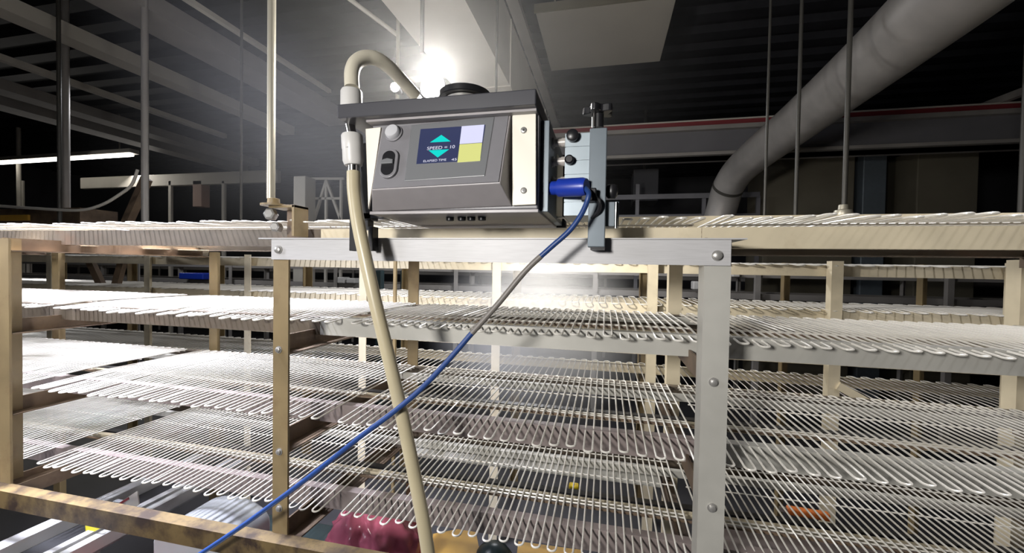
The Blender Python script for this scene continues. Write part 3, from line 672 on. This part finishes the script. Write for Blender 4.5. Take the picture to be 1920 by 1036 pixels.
t = MB().box(-1.22, -1.06, 0.62, 0.80, -0.86, -0.78).build('crate', 'redcrate', bevel=.006); tag(t, 'dark red plastic crate below the base beam at lower left', 'crate')
t = MB().box(-1.24, 0.6, .55, 1.2, -1.06, -0.865).build('work_table', 'teal', bevel=.004); tag(t, 'dark metal work table under the lowest shelf', 'table')
MB().box(-1.2, -1.15, .6, .65, FLOOR, -1.06).build('leg', 'purple', t); MB().box(.5, .55, .6, .65, FLOOR, -1.06).build('leg', 'purple', t)
MB().box(-1.2, -1.15, 1.1, 1.15, FLOOR, -1.06).build('leg', 'purple', t); MB().box(.5, .55, 1.1, 1.15, FLOOR, -1.06).build('leg', 'purple', t)
# crimson bag: crumpled film mound
from mathutils import noise
bm = bmesh.new(); bmesh.ops.create_icosphere(bm, subdivisions=5, radius=1)
cb_ = PZ(700, 1050, -0.80)
for v in bm.verts:
    d = v.co.normalized()
    k = 1.0
    for fr, am in ((2.2, .16), (4.7, .09), (9.5, .045)):
        k += am * (1 - 2.6 * abs(noise.noise(Vector((d.x, d.y, d.z * .55)) * fr + Vector((3.1, 7.7, fr)))))
    z = max(d.z, -.35)
    v.co = Vector((d.x * .118 * k, d.y * .105 * k, z * .165 * (.75 + .25 * k)))
me = bpy.data.meshes.new('plastic_bag'); bm.to_mesh(me); bm.free(); me.materials.append(M['bag'])
bag = bpy.data.objects.new('plastic_bag', me); COL.objects.link(bag); bag.location = (cb_.x, cb_.y, -.865 + .058); tag(bag, 'crumpled crimson plastic bag beside the hanging hose at the bottom', 'bag')
for p in me.polygons: p.use_smooth = True
def slab(name, label, cat, pts, z, th, m):
    return tag(plate(pts, z, m, name, None, th), label, cat)
slab('amber_tray', 'amber yellow tray right of the hose below the lowest shelf', 'tray', [(812, 1000), (890, 985), (905, 1060), (805, 1060)], -.80, .06, 'amber')
slab('amber_tray', 'amber yellow tray furthest right along the bottom edge', 'tray', [(972, 1014), (1090, 1030), (1100, 1080), (965, 1070)], -.80, .06, 'amber')
b = MB(); c = PZ(925, 1035, -.80); lathe(b, (c.x, c.y, -.86), (0, 0, 1), [(0, .05), (.05, .055), (.07, .04), (.085, .015)], 24); t = b.build('bottle_cap', 'teal', None, True); tag(t, 'dark glossy lid between the two amber trays', 'lid')
for px, py, z_, lb in [(1076, 906, -.545, 'upper small yellow clip under the lowest shelf'), (1073, 984, -.585, 'lower small yellow clip under the lowest shelf')]:
    c = PZ(px, py, z_); t = MB().box(c.x - .012, c.x + .012, c.y - .008, c.y + .008, z_ - .02, z_).build('clip', 'yellow', bevel=.003); tag(t, lb, 'clip')
A, B = PZ(1475, 955, -.62), PZ(1555, 968, -.62)
t = thing('hand_tool', 'orange handled tool lying beneath the lowest shelf at right', 'tool', A)
MB().beam(A, B, .022, .018).build('handle', 'orange', t, bevel=.004)
MB().beam(A - (B - A) * .18, A, .01, .01).build('shaft', 'chrome', t)
t = MB().box(0.25, 1.3, .98, 1.18, -.70, -.64).build('lower_tray', 'purple'); tag(t, 'plum grey tray shelf under the right bay of the lowest shelf', 'tray')

# ------------------------------------------------------------------ mist
def mist(name, c, s, dens, label):
    bm = bmesh.new(); bmesh.ops.create_icosphere(bm, subdivisions=3, radius=1)
    for v in bm.verts: v.co = Vector((v.co.x * s[0], v.co.y * s[1], v.co.z * s[2]))
    me = bpy.data.meshes.new(name); bm.to_mesh(me); bm.free()
    m = bpy.data.materials.new(name); m.use_nodes = True; nt = m.node_tree; nt.nodes.clear()
    out = nt.nodes.new('ShaderNodeOutputMaterial'); vs = nt.nodes.new('ShaderNodeVolumePrincipled')
    vs.inputs['Color'].default_value = (1, 1, 1, 1); vs.inputs['Anisotropy'].default_value = 0.0
    tc = nt.nodes.new('ShaderNodeTexCoord'); mp = nt.nodes.new('ShaderNodeMapping'); mp.inputs['Scale'].default_value = (1 / s[0], 1 / s[1], 1 / s[2])
    nt.links.new(tc.outputs['Object'], mp.inputs['Vector'])
    g = nt.nodes.new('ShaderNodeTexGradient'); g.gradient_type = 'QUADRATIC_SPHERE'; nt.links.new(mp.outputs[0], g.inputs['Vector'])
    mu = nt.nodes.new('ShaderNodeMath'); mu.operation = 'MULTIPLY'; mu.inputs[1].default_value = dens
    nt.links.new(g.outputs['Fac'], mu.inputs[0]); nt.links.new(mu.outputs[0], vs.inputs['Density'])
    nt.links.new(vs.outputs[0], out.inputs['Volume'])
    me.materials.append(m); o = bpy.data.objects.new(name, me); COL.objects.link(o); o.location = c
    return tag(o, label, 'mist', kind='stuff')
mist('mist', lp + Vector((0, 0.05, 0.05)), (0.8, 0.7, 0.55), 0.40, 'glowing haze around the work lamp above the control box')
mist('mist', P(1010, 620, 1.58), (0.46, 0.40, 0.40), 6.0, 'white fog drifting behind the blue cable below the bar')
mist('mist', P(560, 280, 2.6), (1.5, 1.3, 1.0), 0.25, 'thin bluish haze drifting left of the control box toward the dark ceiling')
